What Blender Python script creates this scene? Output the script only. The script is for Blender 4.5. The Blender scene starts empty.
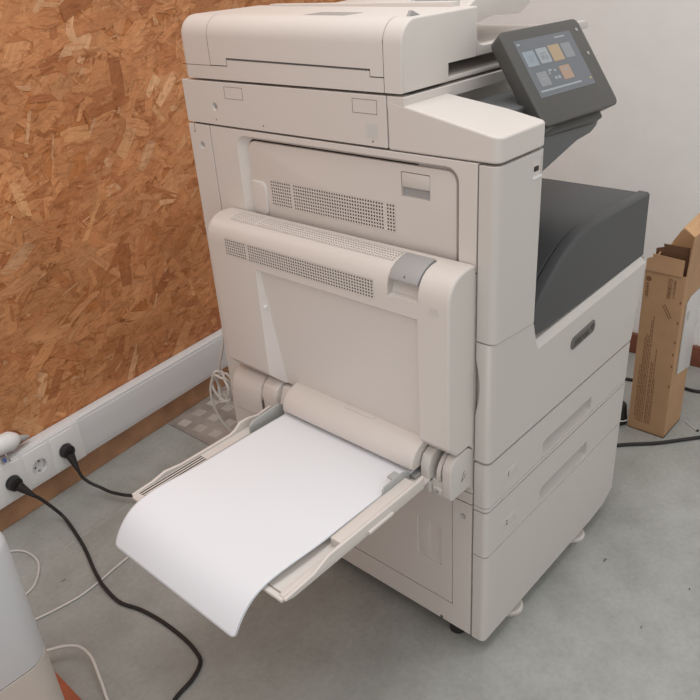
import bpy, bmesh, math, random
from mathutils import Vector, Matrix
C = bpy.context.scene.collection
R = random.Random(7)

# ------------------------------------------------------------------ materials
def srgb(r, g, b):
    f = lambda c: (c/255/12.92) if c <= 10 else ((c/255+.055)/1.055)**2.4
    return (f(r), f(g), f(b), 1)
def mat(name, col, rough=.5, metal=0., emit=None, es=0., bump=0., bscale=400., spec=.4, mottle=0.):
    m = bpy.data.materials.new(name); m.use_nodes = True
    nt = m.node_tree; b = nt.nodes['Principled BSDF']
    b.inputs['Base Color'].default_value = col
    b.inputs['Roughness'].default_value = rough
    b.inputs['Metallic'].default_value = metal
    b.inputs['Specular IOR Level'].default_value = spec
    if emit: b.inputs['Emission Color'].default_value = emit; b.inputs['Emission Strength'].default_value = es
    tc = nt.nodes.new('ShaderNodeTexCoord')
    if bump:
        n = nt.nodes.new('ShaderNodeTexNoise'); n.inputs['Scale'].default_value = bscale
        nt.links.new(tc.outputs['Object'], n.inputs['Vector'])
        bp = nt.nodes.new('ShaderNodeBump'); bp.inputs['Strength'].default_value = bump; bp.inputs['Distance'].default_value = .001
        nt.links.new(n.outputs['Fac'], bp.inputs['Height']); nt.links.new(bp.outputs['Normal'], b.inputs['Normal'])
    if mottle:
        n = nt.nodes.new('ShaderNodeTexNoise'); n.inputs['Scale'].default_value = 14; n.inputs['Detail'].default_value = 5
        nt.links.new(tc.outputs['Object'], n.inputs['Vector'])
        r = nt.nodes.new('ShaderNodeValToRGB')
        r.color_ramp.elements[0].color = tuple(c*(1-mottle) for c in col[:3])+(1,)
        r.color_ramp.elements[1].color = tuple(min(1, c*(1+mottle)) for c in col[:3])+(1,)
        r.color_ramp.elements[0].position = .3; r.color_ramp.elements[1].position = .7
        nt.links.new(n.outputs['Fac'], r.inputs['Fac']); nt.links.new(r.outputs['Color'], b.inputs['Base Color'])
    return m
PLA  = mat('warm_white_plastic', (.665, .62, .585, 1), .42, bump=.08, bscale=900)
PLB  = mat('shaded_white_plastic', (.605, .572, .542, 1), .45, bump=.08, bscale=900)  # darker copy of PLA: shade on the front put into the colour
DARK = mat('charcoal_plastic', (.078, .080, .083, 1), .5, bump=.1, bscale=900)
DARK2= mat('mid_charcoal_plastic', (.125, .128, .132, 1), .5)
PANEL= mat('panel_bezel_plastic', (.082, .079, .074, 1), .4)
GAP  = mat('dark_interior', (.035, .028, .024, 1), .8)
HOLE = mat('hole_shade', (.05, .035, .028, 1), .9)  # dark colour stands in for the shade inside holes and slots
GREY = mat('grey_latch_plastic', (.36, .355, .355, 1), .45)
GUIDE= mat('grey_guide_plastic', (.42, .43, .42, 1), .45)
LINE = mat('engraved_line', (.16, .13, .11, 1), .6)
STICK= mat('pale_blue_sticker', (.585, .585, .565, 1), .5)
BADGE= mat('badge_metal_grey', (.16, .155, .145, 1), .35, metal=.3)
BADGT= mat('badge_letter', (.07, .065, .06, 1), .5)
PAPER= mat('paper_white', (.78, .795, .84, 1), .8, spec=.2)
RUBB = mat('black_rubber', (.022, .020, .020, 1), .5)
CABW = mat('white_cable_sheath', (.62, .60, .57, 1), .45)
TRUNK= mat('trunking_plastic', (.72, .73, .745, 1), .35)
SOCK = mat('socket_plastic', (.82, .825, .83, 1), .3)
SKIRT= mat('brown_skirting', srgb(178, 136, 104), .6, mottle=.22)
REDSK= mat('red_brown_skirting', srgb(126, 78, 60), .6, mottle=.15)
STEEL= mat('checker_steel', (.38, .34, .31, 1), .5, metal=.2, mottle=.25)
STEEL2= mat('worn_tread_steel', (.60, .56, .52, 1), .4, metal=.3)
METAL= mat('steel', (.5, .5, .5, 1), .3, metal=1)
BLUE = mat('blue_plastic', (.06, .10, .30, 1), .4)
CARD = mat('cardboard', srgb(180, 144, 110), .85, bump=.15, bscale=300, mottle=.06)
CARDI= mat('cardboard_inside', srgb(200, 160, 120), .85, mottle=.05)
PRINT= mat('box_print', srgb(124, 88, 62), .8)
SLEEV= mat('label_sleeve', (.60, .58, .57, 1), .35)
WALLM= mat('white_plaster', (.83, .835, .83, 1), .85, bump=.3, bscale=45, mottle=.02)
DEVG = mat('device_grey_plastic', (.55, .56, .575, 1), .45, bump=.1, bscale=900)
DEVB = mat('device_beige_plastic', (.56, .52, .47, 1), .5)
BOARD= mat('red_brown_board', srgb(166, 94, 66), .7, mottle=.15)
DISP = mat('display_glass', (.05, .055, .065, 1), .25, emit=(.25, .265, .275, 1), es=.36)
ICONW= mat('icon_pale', (.1, .1, .1, 1), .3, emit=(.42, .46, .49, 1), es=.50)
ICONB= mat('icon_blue', (.1, .1, .1, 1), .3, emit=(.32, .41, .48, 1), es=.50)
ICONO= mat('icon_orange', (.1, .1, .1, 1), .3, emit=(.56, .36, .17, 1), es=.52)
ICOND= mat('icon_grey', (.1, .1, .1, 1), .3, emit=(.30, .32, .34, 1), es=.46)

# ------------------------------------------------------------------ mesh helpers
class MB:
    def __init__(s): s.bm = bmesh.new()
    def quad(s, *p, mi=0):
        f = s.bm.faces.new([s.bm.verts.new(q) for q in p]); f.material_index = mi; return f
    def box(s, x0, x1, y0, y1, z0, z1, bev=0, mi=0):
        b = bmesh.new()
        v = [b.verts.new((x, y, z)) for x in (x0, x1) for y in (y0, y1) for z in (z0, z1)]
        for f in ((0,1,3,2),(4,6,7,5),(0,4,5,1),(2,3,7,6),(0,2,6,4),(1,5,7,3)): b.faces.new([v[i] for i in f]).material_index = mi
        if bev: bmesh.ops.bevel(b, geom=b.edges[:], offset=bev, segments=3, profile=.5, affect='EDGES', clamp_overlap=True)
        s.add(b); return s
    def add(s, b, M=None):
        b.verts.ensure_lookup_table(); b.verts.index_update()
        if M is not None: bmesh.ops.transform(b, matrix=M, verts=b.verts)
        nv = [s.bm.verts.new(v.co) for v in b.verts]
        for f in b.faces:
            g = s.bm.faces.new([nv[v.index] for v in f.verts]); g.material_index = f.material_index
        b.free()
    def prism(s, poly, ax, a, c, mi=0, bev=0):
        """poly: 2-D outline in the other two axes (order x,y,z without ax), extruded along ax from a to c"""
        def P(u, v, w): return {'x': (w, u, v), 'y': (u, w, v), 'z': (u, v, w)}[ax]
        b = bmesh.new(); n = len(poly)
        A = [b.verts.new(P(u, v, a)) for u, v in poly]; B = [b.verts.new(P(u, v, c)) for u, v in poly]
        b.faces.new(A).material_index = mi; b.faces.new(B[::-1]).material_index = mi
        for i in range(n):
            j = (i+1) % n; b.faces.new([A[j], A[i], B[i], B[j]]).material_index = mi
        bmesh.ops.recalc_face_normals(b, faces=b.faces)
        if bev: 
            ed = [e for e in b.edges if e.calc_face_angle(0) > .6]
            bmesh.ops.bevel(b, geom=ed, offset=bev, segments=3, profile=.5, affect='EDGES', clamp_overlap=True)
        s.add(b); return s
    def shell(s, path, inner, zb, zt):
        """wall that follows a footprint path, with a top z (function of x,y) and a bottom z"""
        b = bmesh.new(); f = lambda h, p: h(*p) if callable(h) else h
        rows = [[b.verts.new((p[0], p[1], f(zb, p))), b.verts.new((p[0], p[1], f(zt, p))),
                 b.verts.new((q[0], q[1], f(zt, q))), b.verts.new((q[0], q[1], f(zb, q)))] for p, q in zip(path, inner)]
        for r0, r1 in zip(rows, rows[1:]):
            for i in range(4):
                j = (i+1) % 4; b.faces.new([r0[i], r1[i], r1[j], r0[j]])
        b.faces.new(rows[0]); b.faces.new(rows[-1][::-1])
        bmesh.ops.remove_doubles(b, verts=b.verts, dist=1e-6)
        bmesh.ops.recalc_face_normals(b, faces=b.faces)
        s.add(b); return s
    def cyl(s, c, axis, r, h, n=24, r2=None, mi=0, bev=0):
        """cylinder or cone whose base centre is c, growing along axis"""
        b = bmesh.new(); r2 = r if r2 is None else r2
        bmesh.ops.create_cone(b, cap_ends=True, segments=n, radius1=r, radius2=r2, depth=h)
        for f in b.faces: f.material_index = mi
        if bev: bmesh.ops.bevel(b, geom=[e for e in b.edges if e.calc_face_angle(0) > .9], offset=bev, segments=2, profile=.5, affect='EDGES')
        a = Vector(axis).normalized(); M = Matrix.Translation(Vector(c)+a*h/2) @ a.to_track_quat('Z', 'Y').to_matrix().to_4x4()
        s.add(b, M); return s
    def ring(s, c, axis, r, t, n=24, mi=0):
        a = Vector(axis).normalized(); q = a.to_track_quat('Z', 'Y').to_matrix(); c = Vector(c)
        for i in range(n):
            t0, t1 = 2*math.pi*i/n, 2*math.pi*(i+1)/n
            P = [c+q @ Vector((k*math.cos(t_), k*math.sin(t_), 0)) for k, t_ in ((r-t, t0), (r, t0), (r, t1), (r-t, t1))]
            s.quad(*P, mi=mi)
        return s
    def tube(s, pts, r, n=10, sub=8, mi=0):
        P = [Vector(p) for p in pts]; Q = []
        for i in range(len(P)-1):
            p0, p1, p2, p3 = P[max(i-1, 0)], P[i], P[i+1], P[min(i+2, len(P)-1)]
            for k in range(sub):
                t = k/sub
                Q.append(.5*((2*p1)+(p2-p0)*t+(2*p0-5*p1+4*p2-p3)*t*t+(3*p1-p0-3*p2+p3)*t**3))
        Q.append(P[-1]); prev = None; rings = []
        up = Vector((0, 0, 1))
        for i, q in enumerate(Q):
            d = (Q[min(i+1, len(Q)-1)]-Q[max(i-1, 0)]).normalized()
            if prev is None:
                a = d.cross(up); a = a if a.length > .1 else d.cross(Vector((1, 0, 0)))
            else: a = prev-d*prev.dot(d)
            a.normalize(); prev = a; c = d.cross(a)
            rings.append([s.bm.verts.new(q+r*(a*math.cos(2*math.pi*k/n)+c*math.sin(2*math.pi*k/n))) for k in range(n)])
        for A, B in zip(rings, rings[1:]):
            for k in range(n):
                f = s.bm.faces.new([A[k], A[(k+1) % n], B[(k+1) % n], B[k]]); f.material_index = mi
        s.bm.faces.new(rings[0][::-1]).material_index = mi; s.bm.faces.new(rings[-1]).material_index = mi
        return s
    def plate(s, fn, nu, nv, h=.0007, skip=(), fill=.56, fv=.56):
        """perforated sheet: fn(u, v, offset) -> point; nu x nv cells, each a shallow hole, its inner shade given by a dark backing"""
        for i in range(nu):
            for j in range(nv):
                us = [i/nu, (i+.5-fill/2)/nu, (i+.5+fill/2)/nu, (i+1)/nu]; vs = [j/nv, (j+.5-fv/2)/nv, (j+.5+fv/2)/nv, (j+1)/nv]
                if i in skip: s.quad(fn(us[0], vs[0], h), fn(us[3], vs[0], h), fn(us[3], vs[3], h), fn(us[0], vs[3], h)); continue
                for a in range(3):
                    for b in range(3):
                        if a == 1 and b == 1: continue
                        s.quad(fn(us[a], vs[b], h), fn(us[a+1], vs[b], h), fn(us[a+1], vs[b+1], h), fn(us[a], vs[b+1], h))
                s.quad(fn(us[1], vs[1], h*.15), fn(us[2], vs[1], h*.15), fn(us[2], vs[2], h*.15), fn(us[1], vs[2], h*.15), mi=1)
        return s
    def obj(s, name, m, parent=None, bevel=0, smooth=True, ang=36, recalc=True):
        if recalc: bmesh.ops.recalc_face_normals(s.bm, faces=s.bm.faces)
        me = bpy.data.meshes.new(name); s.bm.to_mesh(me); s.bm.free()
        for k in (m if isinstance(m, (list, tuple)) else [m]): me.materials.append(k)
        o = bpy.data.objects.new(name, me); C.objects.link(o)
        if parent: o.parent = parent
        if bevel:
            b = o.modifiers.new('bevel', 'BEVEL'); b.width = bevel; b.segments = 3; b.limit_method = 'ANGLE'; b.angle_limit = math.radians(38); b.harden_normals = True
        if smooth:
            for p in me.polygons: p.use_smooth = True
            me.set_sharp_from_angle(angle=math.radians(ang))
        return o
def cut(o, *cutters, ang=36):
    """carve pockets out of a mesh for good"""
    for mb in cutters:
        bmesh.ops.recalc_face_normals(mb.bm, faces=mb.bm.faces)
        me = bpy.data.meshes.new('c'); mb.bm.to_mesh(me); mb.bm.free()
        c = bpy.data.objects.new('c', me); C.objects.link(c)
        bpy.context.view_layer.update(); c.matrix_world = o.matrix_world.copy()
        others = [m for m in o.modifiers]
        for m in others: m.show_viewport = False
        b = o.modifiers.new('b', 'BOOLEAN'); b.operation = 'DIFFERENCE'; b.solver = 'EXACT'; b.object = c
        dg = bpy.context.evaluated_depsgraph_get(); dg.update()
        nm = bpy.data.meshes.new_from_object(o.evaluated_get(dg), depsgraph=dg)
        o.modifiers.remove(b); old = o.data; nm.name = old.name; o.data = nm
        bpy.data.objects.remove(c)
        for m in others: m.show_viewport = True
        for p in nm.polygons: p.use_smooth = True
        nm.set_sharp_from_angle(angle=math.radians(ang))
    return o
def text(name, body, size, org, xd, yd, m, parent, ext=.0002, align='CENTER'):
    cu = bpy.data.curves.new(name, 'FONT'); cu.body = body; cu.size = size; cu.extrude = ext; cu.align_x = align; cu.align_y = 'CENTER'
    t = bpy.data.objects.new(name+'_c', cu); C.objects.link(t)
    dg = bpy.context.evaluated_depsgraph_get(); dg.update()
    me = bpy.data.meshes.new_from_object(t.evaluated_get(dg)); bpy.data.objects.remove(t)
    x = Vector(xd).normalized(); y = Vector(yd).normalized(); z = x.cross(y)
    M = Matrix((x, y, z)).transposed().to_4x4(); M.translation = Vector(org)
    me.transform(M); me.materials.clear(); me.materials.append(m)
    o = bpy.data.objects.new(name, me); C.objects.link(o); o.parent = parent
    return o
def tag(o, label, cat, group=None):
    o['label'] = label; o['category'] = cat
    if group: o['group'] = group
    return o
def struct(o): o['kind'] = 'structure'; return o
def thing(name, label, cat, loc=(0, 0, 0), group=None):
    o = bpy.data.objects.new(name, None); o.empty_display_size = .05; C.objects.link(o); o.location = loc
    return tag(o, label, cat, group)
def arc(cx, cy, r, a0, a1, n=6):
    return [(cx+r*math.cos(math.radians(a0+(a1-a0)*i/n)), cy+r*math.sin(math.radians(a0+(a1-a0)*i/n))) for i in range(n+1)]

# ================================================================== THE SETTING
WS = .1211                                   # the board wall is turned a little against the printer
def wy(x, d=1.18): return d+WS*x
wn = Vector((WS, -1, 0)).normalized()        # wall normal, into the room
wu = Vector((1, WS, 0)).normalized()

# floor : old grey concrete
def floor_mat():
    m = bpy.data.materials.new('worn_concrete'); m.use_nodes = True; nt = m.node_tree; N = nt.nodes; Lk = nt.links
    b = N['Principled BSDF']; b.inputs['Roughness'].default_value = .62; b.inputs['Specular IOR Level'].default_value = .35
    tc = N.new('ShaderNodeTexCoord')
    def noise(s, d=6, r=.6):
        n = N.new('ShaderNodeTexNoise'); n.inputs['Scale'].default_value = s; n.inputs['Detail'].default_value = d; n.inputs['Roughness'].default_value = r
        Lk.new(tc.outputs['Object'], n.inputs['Vector']); return n
    def ramp(src, a, ca, c, cb):
        r = N.new('ShaderNodeValToRGB'); r.color_ramp.elements[0].position = a; r.color_ramp.elements[0].color = ca
        r.color_ramp.elements[1].position = c; r.color_ramp.elements[1].color = cb; Lk.new(src, r.inputs['Fac']); return r
    def mix(kind, f, a, c):
        x = N.new('ShaderNodeMix'); x.data_type = 'RGBA'; x.blend_type = kind
        if isinstance(f, float): x.inputs[0].default_value = f
        else: Lk.new(f, x.inputs[0])
        Lk.new(a, x.inputs[6]); Lk.new(c, x.inputs[7]); return x.outputs[2]
    base = ramp(noise(2.2, 6, .6).outputs['Fac'], .3, (.335, .342, .325, 1), .7, (.425, .432, .414, 1))
    blot = ramp(noise(9, 5, .65).outputs['Fac'], .35, (.87, .865, .85, 1), .62, (1, 1, 1, 1))
    c = mix('MULTIPLY', 1.0, base.outputs['Color'], blot.outputs['Color'])
    fine = ramp(noise(90, 4, .7).outputs['Fac'], .3, (.90, .90, .90, 1), .7, (1.05, 1.05, 1.05, 1))
    c = mix('MULTIPLY', 1.0, c, fine.outputs['Color'])
    pit = ramp(noise(150, 2, .5).outputs['Fac'], .215, (.55, .52, .48, 1), .26, (1, 1, 1, 1))
    c = mix('MULTIPLY', 1.0, c, pit.outputs['Color'])
    Lk.new(c, b.inputs['Base Color'])
    bp = N.new('ShaderNodeBump'); bp.inputs['Strength'].default_value = .12; bp.inputs['Distance'].default_value = .002
    Lk.new(noise(60, 6, .7).outputs['Fac'], bp.inputs['Height']); Lk.new(bp.outputs['Normal'], b.inputs['Normal'])
    return m
fl = struct(MB().box(-3.0, 2.2, -3.0, 1.9, -.05, 0).obj('floor', floor_mat()))

# worn joint line with flakes of old white paint, small dark stains
jm = MB(); x = -.62
PAINT = mat('old_floor_paint', (.50, .49, .465, 1), .8); STAIN = mat('dark_floor_stain', (.17, .15, .13, 1), .8)
while x < .1:
    l = R.uniform(.006, .035); w = R.uniform(.0008, .0020); y = .9630+.085*x+R.uniform(-.0012, .0012)
    if R.random() < .72: jm.quad((x, y-w, .0006), (x+l, y+.085*l-w*R.uniform(.4, 1), .0006), (x+l, y+.085*l+w, .0006), (x, y+w*R.uniform(.4, 1), .0006))
    x += l+R.uniform(.001, .012)
struct(jm.obj('trim_1', PAINT))
sm = MB()
for cx, cy, r in ((-.4202, .8366, .0055), (.3729, -.0696, .007), (.245, -.205, .004), (.40, -.24, .003)):
    for k in range(3):
        a = [(cx+R.uniform(-r, r)+r*R.uniform(.3, .7)*math.cos(t), cy+r*R.uniform(.25, .55)*math.sin(t), .0005+.0001*k) for t in [i*math.pi/4 for i in range(8)]]
        sm.quad(*a)
struct(sm.obj('trim_2', STAIN))

# back wall : oriented strand board, every strand a flake of its own inside the one wall mesh
def osb():
    m = bpy.data.materials.new('strand_board'); m.use_nodes = True; nt = m.node_tree; N = nt.nodes; Lk = nt.links
    b = N['Principled BSDF']; b.inputs['Roughness'].default_value = .55; b.inputs['Specular IOR Level'].default_value = .3
    at = N.new('ShaderNodeAttribute'); at.attribute_name = 'strand'
    uv = N.new('ShaderNodeUVMap'); uv.uv_map = 'grain'
    mp = N.new('ShaderNodeMapping'); mp.inputs['Scale'].default_value = (14, 420, 1); Lk.new(uv.outputs['UV'], mp.inputs['Vector'])
    n = N.new('ShaderNodeTexNoise'); n.inputs['Scale'].default_value = 1; n.inputs['Detail'].default_value = 4; n.inputs['Roughness'].default_value = .65; Lk.new(mp.outputs['Vector'], n.inputs['Vector'])
    r = N.new('ShaderNodeValToRGB'); r.color_ramp.elements[0].position = .25; r.color_ramp.elements[0].color = (.72, .67, .62, 1)
    r.color_ramp.elements[1].position = .75; r.color_ramp.elements[1].color = (1.18, 1.2, 1.22, 1); Lk.new(n.outputs['Fac'], r.inputs['Fac'])
    x = N.new('ShaderNodeMix'); x.data_type = 'RGBA'; x.blend_type = 'MULTIPLY'; x.inputs[0].default_value = 1
    Lk.new(at.outputs['Color'], x.inputs[6]); Lk.new(r.outputs['Color'], x.inputs[7])
    tc = N.new('ShaderNodeTexCoord')
    n2 = N.new('ShaderNodeTexNoise'); n2.inputs['Scale'].default_value = 3.5; n2.inputs['Detail'].default_value = 3; Lk.new(tc.outputs['Object'], n2.inputs['Vector'])
    r2 = N.new('ShaderNodeValToRGB'); r2.color_ramp.elements[0].position = .35; r2.color_ramp.elements[0].color = (.86, .84, .82, 1); r2.color_ramp.elements[1].position = .65; r2.color_ramp.elements[1].color = (1.1, 1.1, 1.1, 1)
    Lk.new(n2.outputs['Fac'], r2.inputs['Fac'])
    x2 = N.new('ShaderNodeMix'); x2.data_type = 'RGBA'; x2.blend_type = 'MULTIPLY'; x2.inputs[0].default_value = 1
    Lk.new(x.outputs[2], x2.inputs[6]); Lk.new(r2.outputs['Color'], x2.inputs[7]); 
    n3 = N.new('ShaderNodeTexNoise'); n3.inputs['Scale'].default_value = 26; n3.inputs['Detail'].default_value = 6; n3.inputs['Roughness'].default_value = .7; n3.inputs['Distortion'].default_value = 2.2
    mp3 = N.new('ShaderNodeMapping'); mp3.inputs['Rotation'].default_value = (0, .5, 0); mp3.inputs['Scale'].default_value = (.55, 1, 1.5)
    Lk.new(tc.outputs['Object'], mp3.inputs['Vector']); Lk.new(mp3.outputs['Vector'], n3.inputs['Vector'])
    r3 = N.new('ShaderNodeValToRGB'); r3.color_ramp.elements[0].position = .30; r3.color_ramp.elements[0].color = (.66, .56, .48, 1); r3.color_ramp.elements[1].position = .52; r3.color_ramp.elements[1].color = (1.06, 1.06, 1.07, 1)
    Lk.new(n3.outputs['Fac'], r3.inputs['Fac'])
    x3 = N.new('ShaderNodeMix'); x3.data_type = 'RGBA'; x3.blend_type = 'MULTIPLY'; x3.inputs[0].default_value = 1
    Lk.new(x2.outputs[2], x3.inputs[6]); Lk.new(r3.outputs['Color'], x3.inputs[7]); Lk.new(x3.outputs[2], b.inputs['Base Color'])
    bp = N.new('ShaderNodeBump'); bp.inputs['Strength'].default_value = .3; bp.inputs['Distance'].default_value = .0008
    Lk.new(n.outputs['Fac'], bp.inputs['Height']); Lk.new(bp.outputs['Normal'], b.inputs['Normal'])
    bm = bmesh.new(); uvl = bm.loops.layers.uv.new('grain'); col = bm.loops.layers.float_color.new('strand')
    O = Vector((0, 1.18, 0)); Z = Vector((0, 0, 1))
    def P(s, z, d): return O+wu*s+Z*z+wn*d
    def face(pts, c, uvs):
        f = bm.faces.new([bm.verts.new(p) for p in pts])
        for lp, u in zip(f.loops, uvs): lp[uvl].uv = u; lp[col] = c
    base = (.50, .20, .07, 1)
    L0, L1, Z0, Z1 = -1.6, 1.30, .0, 2.4
    # the sheet itself, 18 mm thick
    a = [P(L0, Z0, 0), P(L1, Z0, 0), P(L1, Z1, 0), P(L0, Z1, 0)]; k = [p-wn*.018 for p in a]
    U = [(0, 0), (1, 0), (1, .1), (0, .1)]
    face(a, base, U); face(k[::-1], base, U)
    for i in range(4): j = (i+1) % 4; face([a[j], a[i], k[i], k[j]], base, U)
    pal = [((.57, .262, .115), 6), ((.53, .232, .098), 5), ((.475, .197, .080), 4), ((.61, .300, .140), 3.5), ((.67, .385, .210), 1.0), ((.41, .160, .064), .8), ((.59, .278, .122), 5)]
    tot = sum(w for _, w in pal)
    n = 11000
    for i in range(n):
        s = R.uniform(-1.5, 1.28); z = R.uniform(.17, 1.72)
        small = R.random() < .42
        l = R.uniform(.02, .07) if small else R.uniform(.05, .15); w = R.uniform(.003, .013) if small else R.uniform(.010, .042)
        t = R.gauss(.50, .42) if R.random() < .68 else R.uniform(0, math.pi)
        if s+l > 1.3: continue
        ct, st = math.cos(t), math.sin(t); x = R.random()*tot
        for c, wt in pal:
            x -= wt
            if x <= 0: break
        if i > n-900 and R.random() < .20: c = R.choice(((.70, .42, .23), (.66, .36, .175), (.64, .33, .15), (.42, .165, .066)))
        g = R.uniform(.90, 1.10); c = tuple(q*g for q in c)+(1,)
        d0 = .0003+.0014*i/n; tx, ty = R.gauss(0, .005), R.gauss(0, .013)
        h = l/2; v = w/2; j = lambda: R.uniform(.75, 1.0)
        loc = [(-h*j(), -v*j()), (h*.2, -v), (h*j(), -v*j()), (h*j(), v*j()), (-h*.2, v), (-h*j(), v*j())]
        ou, ov = R.uniform(0, 50), R.uniform(0, 50)
        face([P(s+p*ct-q*st, z+p*st+q*ct, d0+max(-.0004, min(.0004, p*tx+q*ty))) for p, q in loc], c, [(p+ou, q+ov) for p, q in loc])
    me = bpy.data.meshes.new('wall_back'); bm.to_mesh(me); bm.free(); me.materials.append(m)
    o = bpy.data.objects.new('wall_back', me); C.objects.link(o); return struct(o)
osb()

# right wall
def rx(y): return 1.335-WS*y
b = MB(); p = [(rx(-3.0), -3.0), (rx(1.7), 1.7), (rx(1.7)+.1, 1.7), (rx(-3.0)+.1, -3.0)]
struct(b.prism(p, 'z', 0, 2.4).obj('wall_right', WALLM))
b = MB(); p = [(rx(-3.0)-.014, -3.0), (rx(1.31)-.014, 1.31), (rx(1.31)-.0005, 1.31), (rx(-3.0)-.0005, -3.0)]
struct(b.prism(p, 'z', 0, .068, bev=.002).obj('baseboard_right', REDSK))
# brown skirting under the board wall
b = MB(); p = [(-1.5, wy(-1.5, 1.166)), (1.15, wy(1.15, 1.166)), (1.15, wy(1.15, 1.176)), (-1.5, wy(-1.5, 1.176))]
struct(b.prism(p, 'z', 0, .105, bev=.002).obj('baseboard_back', SKIRT))

# white cable trunking along the skirting
def wallbox(mb, s0, s1, d0, d1, z0, z1, bev=.0, mi=0):
    """box set on the board wall: s along the wall, d distance from it"""
    t = MB(); t.box(s0, s1, -d1, -d0, z0, z1, bev, mi)
    M = Matrix((wu, -wn, Vector((0, 0, 1)))).transposed().to_4x4(); M.translation = Vector((0, 1.18, 0))
    mb.add(t.bm, M); return mb
def WP(s, d, z): return Vector((0, 1.18, 0))+wu*s+wn*d+Vector((0, 0, z))
tr = MB(); wallbox(tr, -1.5, 1.16, .0035, .034, .074, .190, .003)
tk = struct(tr.obj('trim_3', TRUNK))
tl = MB(); wallbox(tl, -1.5, 1.16, .0335, .0352, .084, .180, .001)
tlid = tl.obj('trunking_lid', TRUNK, tk)
fr = MB(); wallbox(fr, -.62, -.178, .0345, .0385, .076, .187, .0015)
frame = fr.obj('socket_frame', SOCK, tk)

# ------------------------------------------------------------------ wall sockets
def socket(s, label):
    for q in (tk, tlid, frame): cut(q, MB().cyl(WP(s, .018, .126), wn, .0200, .03, 32))
    t = thing('wall_socket', label, 'socket', WP(s, .0385, .115), 'sockets in the white trunking')
    L = lambda p: p-WP(s, .0385, .115)
    m = MB(); wallbox(m, s-.0345, s+.0345, .0375, .0400, .084, .178, .0008)
    bmesh.ops.translate(m.bm, verts=m.bm.verts, vec=-WP(s, .0385, .115))
    o = m.obj('cover_plate', SOCK, t)
    c = MB(); c.cyl(L(WP(s, .018, .126)), wn, .0195, .03, 32)
    cut(o, c)
    m = MB(); m.cyl(L(WP(s, .0240, .126)), wn, .0193, .0030, 32)
    m.obj('insert', SOCK, t)
    m = MB(); m.ring(L(WP(s, .0402, .126)), wn, .0215, .0018, 32); m.obj('rim', TRUNK, t)
    m = MB()
    for q in (-.0095, .0095): m.cyl(L(WP(s+q*.7, .0269, .126+q*.7)), wn, .0028, .0003, 12)
    m.obj('pin_hole', RUBB, t)
    for q in (-1, 1):
        m = MB(); wallbox(m, s-.0022, s+.0022, .0270, .034, .126+q*.0165-.0012, .126+q*.0165+.0012)
        bmesh.ops.translate(m.bm, verts=m.bm.verts, vec=-WP(s, .0385, .115)); m.obj('earth_clip', METAL, t)
    return t
S1, S2, S3 = -.383, -.307, -.231
socket(S1, 'white round wall socket at the left end, filled by the first black plug')
socket(S2, 'empty white round wall socket between the two black plugs')
socket(S3, 'white round wall socket nearest the end of the frame, filled by the second black plug')
def plug(parent, s, tail):
    m = MB(); a = WP(s, .040, .126)
    m.cyl(a, wn, .0185, .016, 28, r2=.0175, bev=.002)
    m.obj('plug_body', RUBB, parent)
    m = MB(); e = a+wn*.010
    for k in range(5):
        t0 = k/5; t1 = (k+1)/5; p0 = e+(tail-e)*(.15+.85*t0); p1 = e+(tail-e)*(.15+.85*t1)
        m.cyl(p0, p1-p0, .0125-.0075*t0, (p1-p0).length, 16, r2=.0125-.0075*t1-.0004)
    m.obj('strain_relief', RUBB, parent)

t1 = Vector((-.352, 1.052, .092))
o = tag(MB().tube([t1, (-.342, 1.048, .078), (-.325, 1.034, .046), (-.312, 1.010, .012), (-.331, .901, .0048), (-.359, .805, .0085), (-.368, .770, .0105), (-.374, .739, .0085), (-.376, .676, .0048), (-.359, .619, .0048), (-.349, .554, .0048), (-.347, .48, .0048), (-.354, .429, .0048), (-.366, .408, .0048), (-.398, .392, .0048), (-.440, .384, .0048), (-.475, .366, .0048), (-.495, .325, .0048), (-.50, .25, .0048)], .0042).obj('power_cable', RUBB),
        'black power cable from the left socket snaking over the floor below the paper', 'cable', 'black power cables')
plug(o, S1, t1)
t2 = Vector((-.2245, 1.072, .082))
o = tag(MB().tube([t2, (-.222, 1.063, .062), (-.212, 1.048, .044), (-.200, 1.03, .033), (-.187, .988, .026), (-.158, .934, .026), (-.09, .90, .02), (.0, .885, .010), (.08, .88, .0048), (.105, .88, .0048)], .0042).obj('power_cable', RUBB),
        'short black power cable from the right socket running behind the paper tray', 'cable', 'black power cables')
plug(o, S3, t2)

# white plug lying on the trunking
t = thing('loose_plug', 'loose white plug with metal prongs lying on top of the white trunking', 'plug', WP(-.362, .026, .19))
m = MB(); a = Vector((0, 0, .036)); ax = (wu*.9-Vector((0, 0, .12))).normalized()
m.cyl(-ax*.034+a, ax, .0235, .05, 28, r2=.0245, bev=.006); m.cyl(ax*.014+a, ax, .0235, .018, 28, r2=.012, bev=.003); m.obj('plug_shell', SOCK, t)
m = MB(); m.cyl(ax*.030+a-Vector((0, 0, .003)), ax-Vector((0, 0, .2)), .010, .028, 20, r2=.0045, bev=.001); m.obj('collar', GUIDE, t)
for q in (-.008, .008):
    m = MB(); m.cyl(Vector((q-.022, -.014, .018)), (.15, -.5, -1), .0022, .022, 10, bev=.0005); m.obj('prong', METAL, t)
m = MB(); m.cyl(Vector((-.024, -.022, .014)), (.2, -.5, -1), .0035, .012, 10, bev=.0008); m.obj('tip_cap', BLUE, t)

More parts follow.
